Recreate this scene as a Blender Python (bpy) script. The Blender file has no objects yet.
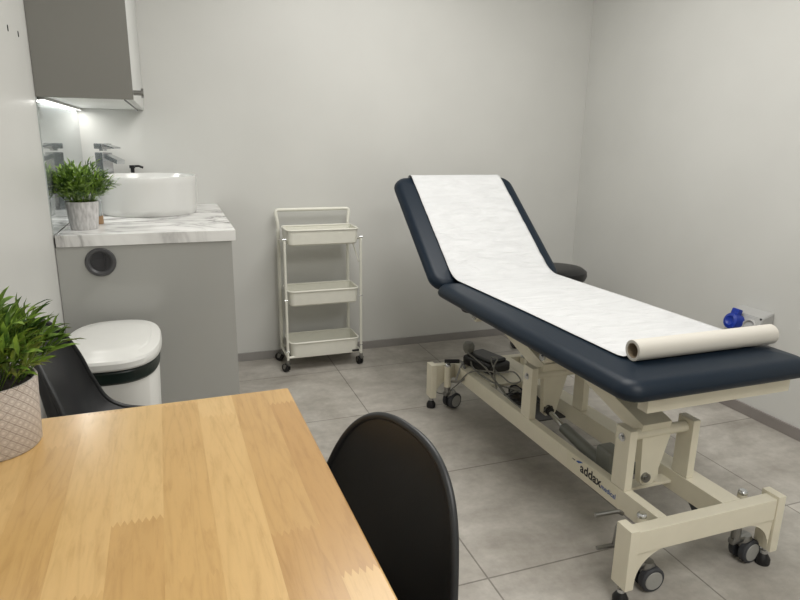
import bpy, bmesh, math, random
from mathutils import Vector, Matrix, Euler, noise
C = bpy.context.scene.collection
PI = math.pi
random.seed(7)

XL = -.415
# ------------------------------------------------------------------ materials
def lin(c):
    c /= 255.0
    return c/12.92 if c <= .04045 else ((c+.055)/1.055)**2.4
def rgb(r, g, b): return (lin(r), lin(g), lin(b), 1)

def nodes(name):
    m = bpy.data.materials.new(name); m.use_nodes = True
    nt = m.node_tree; b = nt.nodes['Principled BSDF']
    return m, nt, b
def N(nt, t, **kw):
    n = nt.nodes.new(t)
    for k, v in kw.items():
        if k in n.inputs: n.inputs[k].default_value = v
        else: setattr(n, k, v)
    return n
def ramp(nt, fac, stops):
    r = nt.nodes.new('ShaderNodeValToRGB'); e = r.color_ramp.elements
    e[0].position, e[0].color = stops[0]; e[1].position, e[1].color = stops[-1]
    for p, c in stops[1:-1]:
        x = e.new(p); x.color = c
    nt.links.new(fac, r.inputs[0]); return r
def mixc(nt, mode, fac, a, b):
    m = nt.nodes.new('ShaderNodeMix'); m.data_type = 'RGBA'; m.blend_type = mode
    for s, v in ((0, fac), (6, a), (7, b)):
        if hasattr(v, 'is_linked'): nt.links.new(v, m.inputs[s])
        else: m.inputs[s].default_value = v
    return m.outputs[2]
def coords(nt, scale=(1,1,1), rot=(0,0,0), loc=(0,0,0), kind='Object'):
    tc = nt.nodes.new('ShaderNodeTexCoord'); mp = nt.nodes.new('ShaderNodeMapping')
    mp.inputs['Scale'].default_value = scale; mp.inputs['Rotation'].default_value = rot
    mp.inputs['Location'].default_value = loc
    nt.links.new(tc.outputs[kind], mp.inputs[0]); return mp.outputs[0]

def plain(name, col, rough=.5, metal=0, var=.06, nscale=30, bump=0, coat=0, spec=.5):
    m, nt, b = nodes(name)
    co = coords(nt)
    n = N(nt, 'ShaderNodeTexNoise', Scale=nscale, Detail=4.0); nt.links.new(co, n.inputs[0])
    lo = tuple(x*(1-var) for x in col[:3])+(1,); hi = tuple(min(1, x*(1+var)) for x in col[:3])+(1,)
    r = ramp(nt, n.outputs[0], [(.3, lo), (.7, hi)])
    nt.links.new(r.outputs[0], b.inputs['Base Color'])
    b.inputs['Roughness'].default_value = rough; b.inputs['Metallic'].default_value = metal
    b.inputs['Coat Weight'].default_value = coat; b.inputs['Specular IOR Level'].default_value = spec
    if bump:
        bp = N(nt, 'ShaderNodeBump', Strength=bump, Distance=.002)
        nt.links.new(n.outputs[0], bp.inputs['Height']); nt.links.new(bp.outputs[0], b.inputs['Normal'])
    return m

M = {}
M['wall'] = plain('wall_paint', rgb(207,207,203), .42, var=.02, nscale=3, bump=.03)
M['ceiling'] = plain('ceiling_paint', rgb(225,225,222), .8, var=.01, nscale=3)
M['skirting'] = plain('grey_skirting', rgb(146,143,140), .45, var=.06, nscale=12)
M['skirting_w'] = plain('brown_grey_skirting', rgb(136,130,126), .45, var=.06, nscale=12)
M['panel'] = plain('grey_gloss_panel', rgb(168,168,164), .12, var=.015, nscale=2)
M['cab'] = plain('shaded_cabinet_panel', rgb(128,127,122), .35, var=.015, nscale=2)  # weak light on the wall cabinet's end is worked into this darker grey
M['cabdoor'] = plain('lit_cabinet_door', rgb(205,206,203), .3, var=.01, nscale=2)  # brighter light on the cabinet front is put into this paler tone
M['cabwhite'] = plain('white_cabinet_board', rgb(232,233,230), .35, var=.01, nscale=2)
M['ceramic'] = plain('white_ceramic', rgb(214,214,211), .12, var=.01, nscale=4, coat=.3)
M['chrome'] = plain('chrome_metal', rgb(205,207,209), .22, metal=1, var=.03)
M['steel'] = plain('dull_steel', rgb(150,150,148), .35, metal=1, var=.05)
M['black'] = plain('black_plastic', rgb(22,22,24), .4, var=.1)
M['blackshell'] = plain('black_shell', rgb(38,39,41), .42, var=.06, nscale=300, bump=.05, spec=.45)
M['leather'] = plain('black_leather', rgb(26,26,28), .38, var=.1, nscale=80, bump=.1)
M['navy'] = plain('navy_vinyl', rgb(13,28,42), .44, var=.05, nscale=160, bump=.08, spec=.3)
M['cream'] = plain('cream_powder_coat', rgb(229,223,203), .38, var=.02, nscale=20)
M['creampatch'] = plain('pale_sticker', rgb(226,220,198), .3, var=.01, nscale=20)
M['wheel'] = plain('grey_wheel_disc', rgb(160,160,156), .4, var=.03)
M['tyre'] = plain('dark_grey_tyre', rgb(58,60,64), .55, var=.05)
M['motor'] = plain('grey_motor_plastic', rgb(128,130,124), .45, var=.03)
M['cable'] = plain('grey_cable', rgb(120,119,112), .5, var=.05)
M['white_metal'] = plain('white_trolley_metal', rgb(226,225,214), .35, var=.02)
M['binwhite'] = plain('white_bin_plastic', rgb(222,222,218), .3, var=.01)
M['liner'] = plain('dark_green_liner', rgb(14,30,26), .35, var=.25, nscale=60, bump=.5)
M['grommet'] = plain('dark_grey_plastic', rgb(72,72,74), .4, var=.05)
M['grommet2'] = plain('darker_grey_plastic', rgb(52,52,55), .35, var=.05)
M['potg'] = plain('grey_wood_pot', rgb(190,188,186), .6, var=.1, nscale=40)
M['soil'] = plain('dark_soil', rgb(38,32,24), .9, var=.4, nscale=90, bump=1)
M['bluetxt'] = plain('blue_print', rgb(36,84,160), .4, var=.02)
M['blacktxt'] = plain('black_print', rgb(22,22,28), .4, var=.02)
M['blueplug'] = plain('blue_plastic', rgb(18,50,150), .35, var=.05)
M['socketgrey'] = plain('light_grey_socket', rgb(176,176,174), .4, var=.02)
M['card'] = plain('brown_cardboard', rgb(150,134,112), .8, var=.08)
M['brown'] = plain('tan_wood', rgb(150,120,88), .5, var=.1)
M['shade'] = plain('dark_hole', rgb(40,38,34), .8, var=.05)
M['beech'] = plain('beech_leg', rgb(196,160,112), .45, var=.1, nscale=30)

def mirror_mat():
    m, nt, b = nodes('glossy_splashback')
    b.inputs['Base Color'].default_value = rgb(196,203,204)
    b.inputs['Roughness'].default_value = .03; b.inputs['Metallic'].default_value = .75
    co = coords(nt); n = N(nt, 'ShaderNodeTexNoise', Scale=4.0); nt.links.new(co, n.inputs[0])
    r = ramp(nt, n.outputs[0], [(.3, rgb(194,201,202)), (.7, rgb(200,206,207))]); nt.links.new(r.outputs[0], b.inputs['Base Color'])
    return m
M['mirror'] = mirror_mat()

def glass_mat():
    m, nt, b = nodes('clear_bottle')
    b.inputs['Base Color'].default_value = rgb(200,205,205); b.inputs['Roughness'].default_value = .1
    b.inputs['Transmission Weight'].default_value = .6
    return m
M['glass'] = glass_mat()

def emit(name, col, s):
    m = bpy.data.materials.new(name); m.use_nodes = True; nt = m.node_tree
    nt.nodes.clear(); e = N(nt, 'ShaderNodeEmission', Color=col, Strength=s); o = nt.nodes.new('ShaderNodeOutputMaterial')
    nt.links.new(e.outputs[0], o.inputs[0]); return m
M['led'] = emit('led_diffuser', (1, .98, .93, 1), 2.0)
M['panel_light'] = emit('light_panel', (1, .97, .92, 1), 5)

def floor_mat():
    m, nt, b = nodes('grey_stone_tiles')
    T = .6
    co = coords(nt, loc=(-.796, -1.399, 0))
    br = N(nt, 'ShaderNodeTexBrick', offset=0.0, offset_frequency=2, squash=1.0)
    br.inputs['Scale'].default_value = 1; br.inputs['Brick Width'].default_value = T; br.inputs['Row Height'].default_value = T
    br.inputs['Mortar Size'].default_value = .0030; br.inputs['Mortar Smooth'].default_value = .2
    br.inputs['Color1'].default_value = (.93,.93,.93,1); br.inputs['Color2'].default_value = (1.05,1.05,1.05,1); br.inputs['Mortar'].default_value = (.5,.49,.48,1)
    nt.links.new(co, br.inputs[0])
    n1 = N(nt, 'ShaderNodeTexNoise', Scale=2.6, Detail=9.0, Roughness=.62, Distortion=.6)
    n2 = N(nt, 'ShaderNodeTexNoise', Scale=26.0, Detail=8.0, Roughness=.7)
    n3 = N(nt, 'ShaderNodeTexNoise', Scale=6.0, Detail=5.0, Roughness=.6)
    c2 = coords(nt, scale=(.7, 1.8, 1), rot=(0,0,.5))
    nt.links.new(co, n1.inputs[0]); nt.links.new(co, n2.inputs[0]); nt.links.new(c2, n3.inputs[0])
    r1 = ramp(nt, n1.outputs[0], [(.32, rgb(158,153,144)), (.5, rgb(177,172,164)), (.68, rgb(194,190,182))])
    r2 = ramp(nt, n2.outputs[0], [(.3, (.82,.82,.82,1)), (.7, (1.1,1.1,1.1,1))])
    r3 = ramp(nt, n3.outputs[0], [(.36, (.82,.81,.80,1)), (.64, (1.1,1.1,1.1,1))])
    c = mixc(nt, 'MULTIPLY', .8, r1.outputs[0], r2.outputs[0])
    c = mixc(nt, 'MULTIPLY', .7, c, r3.outputs[0])
    c = mixc(nt, 'MULTIPLY', 1.0, c, br.outputs[0])
    nt.links.new(c, b.inputs['Base Color'])
    rr = ramp(nt, n1.outputs[0], [(.3, (.5,.5,.5,1)), (.7, (.36,.36,.36,1))]); nt.links.new(rr.outputs[0], b.inputs['Roughness'])
    bp = N(nt, 'ShaderNodeBump', Strength=.4, Distance=.002, invert=True)
    nt.links.new(br.outputs[1], bp.inputs['Height']); nt.links.new(bp.outputs[0], b.inputs['Normal'])
    return m
M['floor'] = floor_mat()

def wood_mat():
    m, nt, b = nodes('butcher_block_wood')
    def mth(op, a, v=None):
        n = N(nt, 'ShaderNodeMath', operation=op); nt.links.new(a, n.inputs[0])
        if v is not None:
            if hasattr(v, 'is_linked'): nt.links.new(v, n.inputs[1])
            else: n.inputs[1].default_value = v
        return n.outputs[0]
    t0 = nt.nodes.new('ShaderNodeTexCoord'); s0 = nt.nodes.new('ShaderNodeSeparateXYZ'); nt.links.new(t0.outputs['Object'], s0.inputs[0])
    row = mth('FLOOR', mth('DIVIDE', mth('ADD', s0.outputs[0], 5.0), .066))
    w1 = N(nt, 'ShaderNodeTexWhiteNoise', noise_dimensions='1D'); nt.links.new(row, w1.inputs['W'])
    # finger joints: the ends of the staves zigzag
    zz = mth('MULTIPLY', mth('PINGPONG', mth('MULTIPLY', s0.outputs[0], 110.0), .5), .05)
    seg = mth('FLOOR', mth('ADD', mth('MULTIPLY', mth('ADD', s0.outputs[1], 3.0), 1.9), mth('ADD', zz, mth('MULTIPLY', w1.outputs[0], 5.0))))
    w2 = N(nt, 'ShaderNodeTexWhiteNoise', noise_dimensions='2D'); cv = nt.nodes.new('ShaderNodeCombineXYZ')
    nt.links.new(row, cv.inputs[0]); nt.links.new(seg, cv.inputs[1]); nt.links.new(cv.outputs[0], w2.inputs['Vector'])
    rnd_ = w2.outputs[0]
    base = ramp(nt, rnd_, [(0, rgb(180,141,88)), (.3, rgb(196,160,105)), (.7, rgb(203,168,113)), (1, rgb(209,176,122))])
    # each stave gets its own slice of the grain
    sep = nt.nodes.new('ShaderNodeSeparateXYZ'); tc = nt.nodes.new('ShaderNodeTexCoord'); nt.links.new(tc.outputs['Object'], sep.inputs[0])
    mul = N(nt, 'ShaderNodeMath', operation='MULTIPLY'); mul.inputs[1].default_value = 7.0; nt.links.new(rnd_, mul.inputs[0])
    cb = nt.nodes.new('ShaderNodeCombineXYZ'); nt.links.new(sep.outputs[0], cb.inputs[0]); nt.links.new(sep.outputs[1], cb.inputs[1]); nt.links.new(mul.outputs[0], cb.inputs[2])
    mp = nt.nodes.new('ShaderNodeMapping'); mp.inputs['Scale'].default_value = (1, .12, 1); nt.links.new(cb.outputs[0], mp.inputs[0])
    g = N(nt, 'ShaderNodeTexNoise', Scale=95.0, Detail=6.0, Roughness=.65, Distortion=.4); nt.links.new(mp.outputs[0], g.inputs[0])
    mp2 = nt.nodes.new('ShaderNodeMapping'); mp2.inputs['Scale'].default_value = (1, .09, 1); nt.links.new(cb.outputs[0], mp2.inputs[0])
    g2 = N(nt, 'ShaderNodeTexNoise', Scale=14.0, Detail=1.5, Distortion=.3); nt.links.new(mp2.outputs[0], g2.inputs[0])
    m9 = N(nt, 'ShaderNodeMath', operation='MULTIPLY'); m9.inputs[1].default_value = 9.0; nt.links.new(g2.outputs[0], m9.inputs[0])
    fr = N(nt, 'ShaderNodeMath', operation='PINGPONG'); fr.inputs[1].default_value = .5; nt.links.new(m9.outputs[0], fr.inputs[0])
    ring = ramp(nt, fr.outputs[0], [(0, (.86,.82,.76,1)), (.12, (1,1,1,1)), (.5, (1.04,1.03,1.02,1))])
    gr = ramp(nt, g.outputs[0], [(.32, (.84,.80,.74,1)), (.5, (1,1,1,1)), (.7, (1.06,1.06,1.05,1))])
    c = mixc(nt, 'MULTIPLY', .75, base.outputs[0], gr.outputs[0])
    c = mixc(nt, 'MULTIPLY', .42, c, ring.outputs[0])
    nt.links.new(c, b.inputs['Base Color'])
    b.inputs['Roughness'].default_value = .3; b.inputs['Coat Weight'].default_value = .15; b.inputs['Coat Roughness'].default_value = .15
    bp = N(nt, 'ShaderNodeBump', Strength=.06, Distance=.001); nt.links.new(g.outputs[0], bp.inputs['Height']); nt.links.new(bp.outputs[0], b.inputs['Normal'])
    return m
M['wood'] = wood_mat()

def marble_mat():
    m, nt, b = nodes('white_marble_laminate')
    co = coords(nt, scale=(1, 1.6, 1), rot=(0,0,.9), loc=(.3,.1,0))
    n = N(nt, 'ShaderNodeTexNoise', Scale=2.3, Detail=7.0, Roughness=.55, Distortion=1.1); nt.links.new(co, n.inputs[0])
    v = ramp(nt, n.outputs[0], [(.40, rgb(236,236,234)), (.47, rgb(205,204,202)), (.5, rgb(120,118,118)), (.53, rgb(200,199,197)), (.62, rgb(238,238,236))])
    n2 = N(nt, 'ShaderNodeTexNoise', Scale=1.6, Detail=3.0); nt.links.new(co, n2.inputs[0])
    k = ramp(nt, n2.outputs[0], [(.38, (.15,.15,.15,1)), (.6, (1,1,1,1))])
    c = mixc(nt, 'MIX', k.outputs[0], rgb(234,234,232), v.outputs[0])
    nt.links.new(c, b.inputs['Base Color']); b.inputs['Roughness'].default_value = .25
    return m
M['marble'] = marble_mat()

def paper_mat():
    m, nt, b = nodes('white_couch_paper')
    co = coords(nt, scale=(1, 3.2, 3.2)); n = N(nt, 'ShaderNodeTexNoise', Scale=9.0, Detail=5.0, Roughness=.55, Distortion=.8); nt.links.new(co, n.inputs[0])
    co2 = coords(nt); n2 = N(nt, 'ShaderNodeTexVoronoi', Scale=260.0); nt.links.new(co2, n2.inputs[0])
    r = ramp(nt, n.outputs[0], [(.3, rgb(200,201,202)), (.7, rgb(212,213,214))]); nt.links.new(r.outputs[0], b.inputs['Base Color'])
    b.inputs['Roughness'].default_value = .8
    b1 = N(nt, 'ShaderNodeBump', Strength=.9, Distance=.009); nt.links.new(n.outputs[0], b1.inputs['Height'])
    b2 = N(nt, 'ShaderNodeBump', Strength=.15, Distance=.001); nt.links.new(n2.outputs[0], b2.inputs['Height']); nt.links.new(b1.outputs[0], b2.inputs['Normal'])
    nt.links.new(b2.outputs[0], b.inputs['Normal'])
    return m
M['paper'] = paper_mat()
M['rollpaper'] = plain('roll_paper', rgb(208,204,195), .75, var=.01, nscale=20)

def pot_pattern_mat():
    # light glaze with a taupe diamond lattice laid round the pot
    m, nt, b = nodes('diamond_pattern_glaze')
    tc = nt.nodes.new('ShaderNodeTexCoord'); sp = nt.nodes.new('ShaderNodeSeparateXYZ'); nt.links.new(tc.outputs['Object'], sp.inputs[0])
    at = N(nt, 'ShaderNodeMath', operation='ARCTAN2'); nt.links.new(sp.outputs[1], at.inputs[0]); nt.links.new(sp.outputs[0], at.inputs[1])
    def mth(op, a, v=None):
        n = N(nt, 'ShaderNodeMath', operation=op)
        nt.links.new(a, n.inputs[0])
        if v is not None:
            if hasattr(v, 'is_linked'): nt.links.new(v, n.inputs[1])
            else: n.inputs[1].default_value = v
        return n.outputs[0]
    u = mth('MULTIPLY', at.outputs[0], 26/(2*PI)); v = mth('MULTIPLY', sp.outputs[2], 62.0)
    def lines(x, w):
        p = mth('PINGPONG', x, .5)
        return mth('LESS_THAN', p, w)
    a = mth('ADD', u, v); s = mth('SUBTRACT', u, v)
    l1 = lines(a, .07); l2 = lines(s, .07)
    pa = mth('PINGPONG', a, .5); ps = mth('PINGPONG', s, .5)
    mn = mth('MINIMUM', pa, ps); ring = mth('MULTIPLY', mth('GREATER_THAN', mn, .2), mth('LESS_THAN', mn, .28))
    k = mth('MAXIMUM', mth('MAXIMUM', l1, l2), ring)
    c = mixc(nt, 'MIX', k, rgb(214,208,203), rgb(146,136,130))
    nt.links.new(c, b.inputs['Base Color']); b.inputs['Roughness'].default_value = .5
    return m
M['potpat'] = pot_pattern_mat()

def ribbed_pot_mat():
    m, nt, b = nodes('pale_grained_pot')
    co = coords(nt, scale=(1, 1, .25), rot=(.35, 0, 0)); n = N(nt, 'ShaderNodeTexNoise', Scale=120.0, Detail=5.0); nt.links.new(co, n.inputs[0])
    r = ramp(nt, n.outputs[0], [(.35, rgb(170,168,167)), (.65, rgb(206,204,203))]); nt.links.new(r.outputs[0], b.inputs['Base Color'])
    b.inputs['Roughness'].default_value = .6; return m
M['potrib'] = ribbed_pot_mat()

def leaf_mat(name, a, bb):
    m, nt, b = nodes(name)
    co = coords(nt); n = N(nt, 'ShaderNodeTexNoise', Scale=38.0, Detail=2.0); nt.links.new(co, n.inputs[0])
    r = ramp(nt, n.outputs[0], [(.35, a), (.68, bb)]); nt.links.new(r.outputs[0], b.inputs['Base Color'])
    b.inputs['Roughness'].default_value = .45; b.inputs['Subsurface Weight'].default_value = 0
    return m
M['leaf'] = leaf_mat('green_leaves', rgb(52,84,26), rgb(136,166,66))

# ------------------------------------------------------------------ mesh helpers
def finish(name, bm, mat, parent=None, smooth=True, angle=.6, loc=None):
    bmesh.ops.recalc_face_normals(bm, faces=bm.faces[:])
    me = bpy.data.meshes.new(name); bm.to_mesh(me); bm.free()
    if smooth:
        me.polygons.foreach_set('use_smooth', [True]*len(me.polygons))
        me.set_sharp_from_angle(angle=angle)
    for mm in (mat if isinstance(mat, (list, tuple)) else [mat]): me.materials.append(mm)
    o = bpy.data.objects.new(name, me); C.objects.link(o)
    if smooth and len(me.polygons) < 420:
        wn = o.modifiers.new('face_weighted_normals', 'WEIGHTED_NORMAL'); wn.keep_sharp = True
    if parent: o.parent = parent
    if loc: o.location = loc
    return o
def thing(name, label, cat, loc=(0,0,0), rz=0, group=None):
    o = bpy.data.objects.new(name, None); C.objects.link(o); o.location = loc; o.rotation_euler = (0,0,rz)
    o.empty_display_size = .05; o['label'] = label; o['category'] = cat
    if group: o['group'] = group
    return o
def tag(o, label, cat, group=None):
    o['label'] = label; o['category'] = cat
    if group: o['group'] = group
    return o
def struct(o): o['kind'] = 'structure'; return o

def box(bm, x0, x1, y0, y1, z0, z1, bev=0, mtx=None, seg=2):
    r = bmesh.ops.create_cube(bm, size=1); vs = r['verts']
    bmesh.ops.scale(bm, vec=(x1-x0, y1-y0, z1-z0), verts=vs)
    bmesh.ops.translate(bm, vec=((x0+x1)/2, (y0+y1)/2, (z0+z1)/2), verts=vs)
    if bev:
        es = list({e for v in vs for e in v.link_edges})
        rr = bmesh.ops.bevel(bm, geom=es, offset=bev, segments=seg, profile=.5, affect='EDGES')
        vs = list({v for f in rr['faces'] for v in f.verts} | {v for v in vs if v.is_valid})
    if mtx: bmesh.ops.transform(bm, matrix=mtx, verts=vs)
    return bm
def B(*a, **k): return box(bmesh.new(), *a, **k)
def cyl(bm, p0, p1, r, r2=None, n=20, caps=True):
    p0, p1 = Vector(p0), Vector(p1); d = p1-p0
    q = d.to_track_quat('Z', 'Y').to_matrix().to_4x4()
    bmesh.ops.create_cone(bm, cap_ends=caps, segments=n, radius1=r, radius2=r if r2 is None else r2, depth=d.length, matrix=Matrix.Translation((p0+p1)/2) @ q)
    return bm
def tube(bm, pts, r, n=8, closed=False):
    pts = [Vector(p) for p in pts]; rings = []; L = len(pts); up = None
    for i, p in enumerate(pts):
        if closed: t = pts[(i+1) % L]-pts[i-1]
        else: t = pts[min(i+1, L-1)]-pts[max(i-1, 0)]
        t.normalize()
        if up is None: up = t.orthogonal().normalized()
        up = (up-t*up.dot(t))
        up = up.normalized() if up.length > 1e-6 else t.orthogonal().normalized()
        s = t.cross(up)
        rings.append([bm.verts.new(p+(up*math.cos(a)+s*math.sin(a))*r) for a in [2*PI*k/n for k in range(n)]])
    for i in range(L if closed else L-1):
        a, b = rings[i], rings[(i+1) % L]
        for k in range(n): bm.faces.new((a[k], a[(k+1) % n], b[(k+1) % n], b[k]))
    if not closed: bm.faces.new(rings[0][::-1]); bm.faces.new(rings[-1])
    return bm
def smooth_path(pts, sub=6, closed=False):
    pts = [Vector(p) for p in pts]; out = []; L = len(pts)
    rng = range(L) if closed else range(L-1)
    for i in rng:
        p0 = pts[(i-1) % L] if closed or i > 0 else pts[0]; p1 = pts[i]; p2 = pts[(i+1) % L]
        p3 = pts[(i+2) % L] if closed or i+2 < L else pts[-1]
        for k in range(sub):
            t = k/sub
            out.append(.5*((2*p1)+(p2-p0)*t+(2*p0-5*p1+4*p2-p3)*t*t+(3*p1-p0-3*p2+p3)*t**3))
    if not closed: out.append(pts[-1])
    return out
def fillet(pts, r, seg=5):
    # polyline with rounded corners
    pts = [Vector(p) for p in pts]; out = [pts[0]]
    for i in range(1, len(pts)-1):
        a = (pts[i-1]-pts[i]); b = (pts[i+1]-pts[i]); rr = min(r, a.length*.49, b.length*.49)
        a.normalize(); b.normalize(); s, e = pts[i]+a*rr, pts[i]+b*rr
        for k in range(seg+1):
            t = k/seg; out.append(s*(1-t)**2+pts[i]*2*t*(1-t)+e*t*t)
    return out+[pts[-1]]
def lathe(bm, prof, n=40, center=(0,0,0), sx=1, sy=1, power=2.0, close=False):
    cx, cy, cz = center; rings = []
    def se(a):
        c, s = math.cos(a), math.sin(a)
        return math.copysign(abs(c)**(2/power), c), math.copysign(abs(s)**(2/power), s)
    for r, z in prof:
        if r < 1e-6: rings.append([bm.verts.new((cx, cy, cz+z))])
        else: rings.append([bm.verts.new((cx+se(2*PI*k/n)[0]*r*sx, cy+se(2*PI*k/n)[1]*r*sy, cz+z)) for k in range(n)])
    for a, b in zip(rings, rings[1:]):
        if len(a) == 1 and len(b) == 1: continue
        for k in range(n):
            k2 = (k+1) % n
            if len(a) == 1: bm.faces.new((a[0], b[k2], b[k]))
            elif len(b) == 1: bm.faces.new((a[k], a[k2], b[0]))
            else: bm.faces.new((a[k], a[k2], b[k2], b[k]))
    return bm
def prism(bm, pts, h, mtx=None):
    # polygon in local xy extruded by h in z
    a = [bm.verts.new((x, y, 0)) for x, y in pts]; b = [bm.verts.new((x, y, h)) for x, y in pts]
    bm.faces.new(a[::-1]); bm.faces.new(b)
    for i in range(len(pts)):
        j = (i+1) % len(pts); bm.faces.new((a[i], a[j], b[j], b[i]))
    if mtx: bmesh.ops.transform(bm, matrix=mtx, verts=a+b)
    return bm
YZ = Matrix(((0,0,1,0),(1,0,0,0),(0,1,0,0),(0,0,0,1)))     # local (x,y,z) -> world (z, x, y): polygon drawn in the YZ plane, extruded along X
def plate_yz(bm, pts, x0, x1): return prism(bm, pts, x1-x0, Matrix.Translation((x0,0,0)) @ YZ)

def cushion(W, L, T, rc=.05, re=.03, crown=.008):
    # rounded upholstered slab centred in x, from y=0 to L, z from -T to 0
    bm = bmesh.new(); rings = []
    def outline(ins, z):
        r = max(rc-ins, .004); hw, y0, y1 = W/2-ins, ins, L-ins; v = []
        for cx, cy, a0 in ((hw-r, y1-r, 0), (-hw+r, y1-r, PI/2), (-hw+r, y0+r, PI), (hw-r, y0+r, 1.5*PI)):
            for k in range(7):
                a = a0+PI/2*k/6; v.append(bm.verts.new((cx+r*math.cos(a), cy+r*math.sin(a), z)))
        return v
    for k in range(9):
        a = -PI/2+PI/2*k/8*1
        rings.append(outline(re*.6*(1-math.cos(a)), -T+re*.6+re*.6*math.sin(a)))
    for k in range(1, 10):
        a = PI/2*k/9
        rings.append(outline(re*(1-math.cos(a)), -re+re*math.sin(a)))
    for ins, dz in ((re+.03, crown*.5), (re+.08, crown*.8), (re+.16, crown)): rings.append(outline(ins, dz))
    for a, b in zip(rings, rings[1:]):
        n = len(a)
        for k in range(n): bm.faces.new((a[k], a[(k+1) % n], b[(k+1) % n], b[k]))
    bm.faces.new(rings[0][::-1]); bm.faces.new(rings[-1])
    return bm

# ------------------------------------------------------------------ camera
yaw, pit, rol = map(math.radians, (19.891, 14.467, -.788)); F = 624.0; H = 1.258
f = Vector((math.sin(yaw)*math.cos(pit), math.cos(yaw)*math.cos(pit), -math.sin(pit)))
r = Vector((math.cos(yaw), -math.sin(yaw), 0)); d = f.cross(r)
r2 = r*math.cos(rol)+d*math.sin(rol); d2 = -r*math.sin(rol)+d*math.cos(rol)
cam = bpy.data.objects.new('camera', bpy.data.cameras.new('camera')); C.objects.link(cam)
mm = Matrix((r2, -d2, -f)).transposed().to_4x4(); mm.translation = (0, 0, H)
cam.matrix_world = mm; cam.data.sensor_width = 36; cam.data.lens = F/800*36; cam.data.clip_start = .02
bpy.context.scene.camera = cam

# ------------------------------------------------------------------ room
XL, XR, YB, YF, ZC = -.415, 2.51, 3.52, -1.3, 2.5
struct(finish('floor', B(XL-.1, XR+.1, YF-.1, YB+.1, -.1, 0), M['floor']))
struct(finish('ceiling', B(XL-.1, XR+.1, YF-.1, YB+.1, ZC, ZC+.1), M['ceiling']))
struct(finish('wall_left', B(XL-.1, XL, YF-.1, YB+.1, 0, ZC), M['wall']))
struct(finish('wall_right', B(XR, XR+.1, YF-.1, YB+.1, 0, ZC), M['wall']))
struct(finish('wall_back', B(XL, XR, YB, YB+.1, 0, ZC), M['wall']))
struct(finish('wall_front', B(XL, XR, YF-.1, YF, 0, ZC), M['wall']))
struct(finish('baseboard_back', B(.2, XR-.012, YB-.012, YB, 0, .048, .002), M['skirting']))
struct(finish('baseboard_right', B(XR-.012, XR, YF, YB, 0, .052, .002), M['skirting_w']))

# two small screw holes on the left wall
for y, z in ((2.201, 1.552), (2.34, 1.555)):
    bm = bmesh.new(); lathe(bm, [(.0045, 0), (.0045, .0015), (.003, .0018), (.0, .0008)], 16)
    o = finish('screw_hole', bm, M['shade']); o.location = (XL, y, z); o.rotation_euler = (0, PI/2, 0)
    o.scale = (2.0, 1, 1)
    tag(o, 'small dark screw hole in the left wall, %s' % ('the one nearer the camera' if y < 2.3 else 'the one nearer the wall cabinet'), 'hole', 'screw holes in the left wall')

# ------------------------------------------------------------------ wash unit
WT = .908; WY = 2.49
u = thing('washstand_unit', 'glossy light grey washstand unit below the marble worktop', 'cabinet', (0,0,0))
finish('end_panel', B(XL+.002, .2, WY+.004, WY+.022, 0, WT-.044), M['panel'], u)
finish('front_panel', B(.182, .2, WY+.0225, YB-.014, 0.05, WT-.044), M['panel'], u)
finish('plinth', B(.165, .18, WY+.0225, YB-.014, 0, .05), M['skirting'], u)
g = finish('cable_grommet', lathe(bmesh.new(), [(.034, 0), (.036, .004), (.042, .0085), (.05, .0085), (.0525, .005), (.053, 0)], 48), M['grommet'], u)
g.location = (-.27, WY+.004, .805); g.rotation_euler = (PI/2, 0, 0); g['label'] = 'dark grey round grommet'
bm = bmesh.new(); lathe(bm, [(0, .001), (.036, .001)], 40); box(bm, .012, .0145, -.031, .031, .001, .007); box(bm, -.03, .012, -.014, .014, .001, .003, .001)
g2 = finish('grommet_cap', bm, M['grommet2'], g)

w = tag(finish('worktop', B(XL+.006, .216, WY-.002, YB-.001, WT-.043, WT, .002), M['marble']), 'white marble effect worktop with grey veins on the washstand unit', 'worktop')

mp = tag(finish('splashback', B(XL, XL+.004, WY, YB-.001, WT+.001, 1.379), M['mirror']), 'glossy mirror-like splashback panel on the left wall above the worktop', 'splashback')

# basin
bx_, by_ = -.108, 3.165; t = thing('wash_basin', 'round white countertop wash basin on the marble worktop', 'basin', (bx_, by_, WT+.0005))
R_ = .2165; h_ = .172
bm = lathe(bmesh.new(), [(0, 0), (R_*.94, 0), (R_*.955, .004), (R_*.975, .03), (R_*.995, h_-.03), (R_, h_-.003), (R_-.0015, h_), (R_-.0085, h_), (R_-.011, h_-.003), (R_*.86, .07), (R_*.7, .035), (.03, .026), (0, .025)], 72)
finish('bowl', bm, M['ceramic'], t)
finish('drain', lathe(bmesh.new(), [(.03, 0), (.03, .004), (.024, .006), (0, .007)], 24), M['chrome'], t, loc=(0, 0, .0265))

# tall mixer tap
tp = thing('basin_tap', 'tall chrome mixer tap beside the round basin', 'tap', (-.305, 3.40, WT+.0005), -.85); tp.scale = (1.08, 1.08, 1.0)
finish('body', box(box(bmesh.new(), -.030, .030, -.030, .030, 0, .008, .001), -.026, .026, -.026, .026, .006, .268, .003), M['chrome'], tp)
mt = Matrix.Translation((.015, 0, .262)) @ Matrix.Rotation(.30, 4, 'Y')
finish('spout', box(bmesh.new(), 0, .105, -.02, .02, -.017, .004, .003, mtx=mt), M['chrome'], tp)
bm = bmesh.new(); cyl(bm, (0,0,.275), (0,0,.290), .016); box(bm, -.028, .028, -.026, .026, .284, .310, .003)
mt = Matrix.Translation((.018, 0, .306)) @ Matrix.Rotation(.2, 4, 'Y'); box(bm, 0, .08, -.018, .018, -.005, .003, .002, mtx=mt)
finish('lever', bm, M['chrome'], tp)

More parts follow.
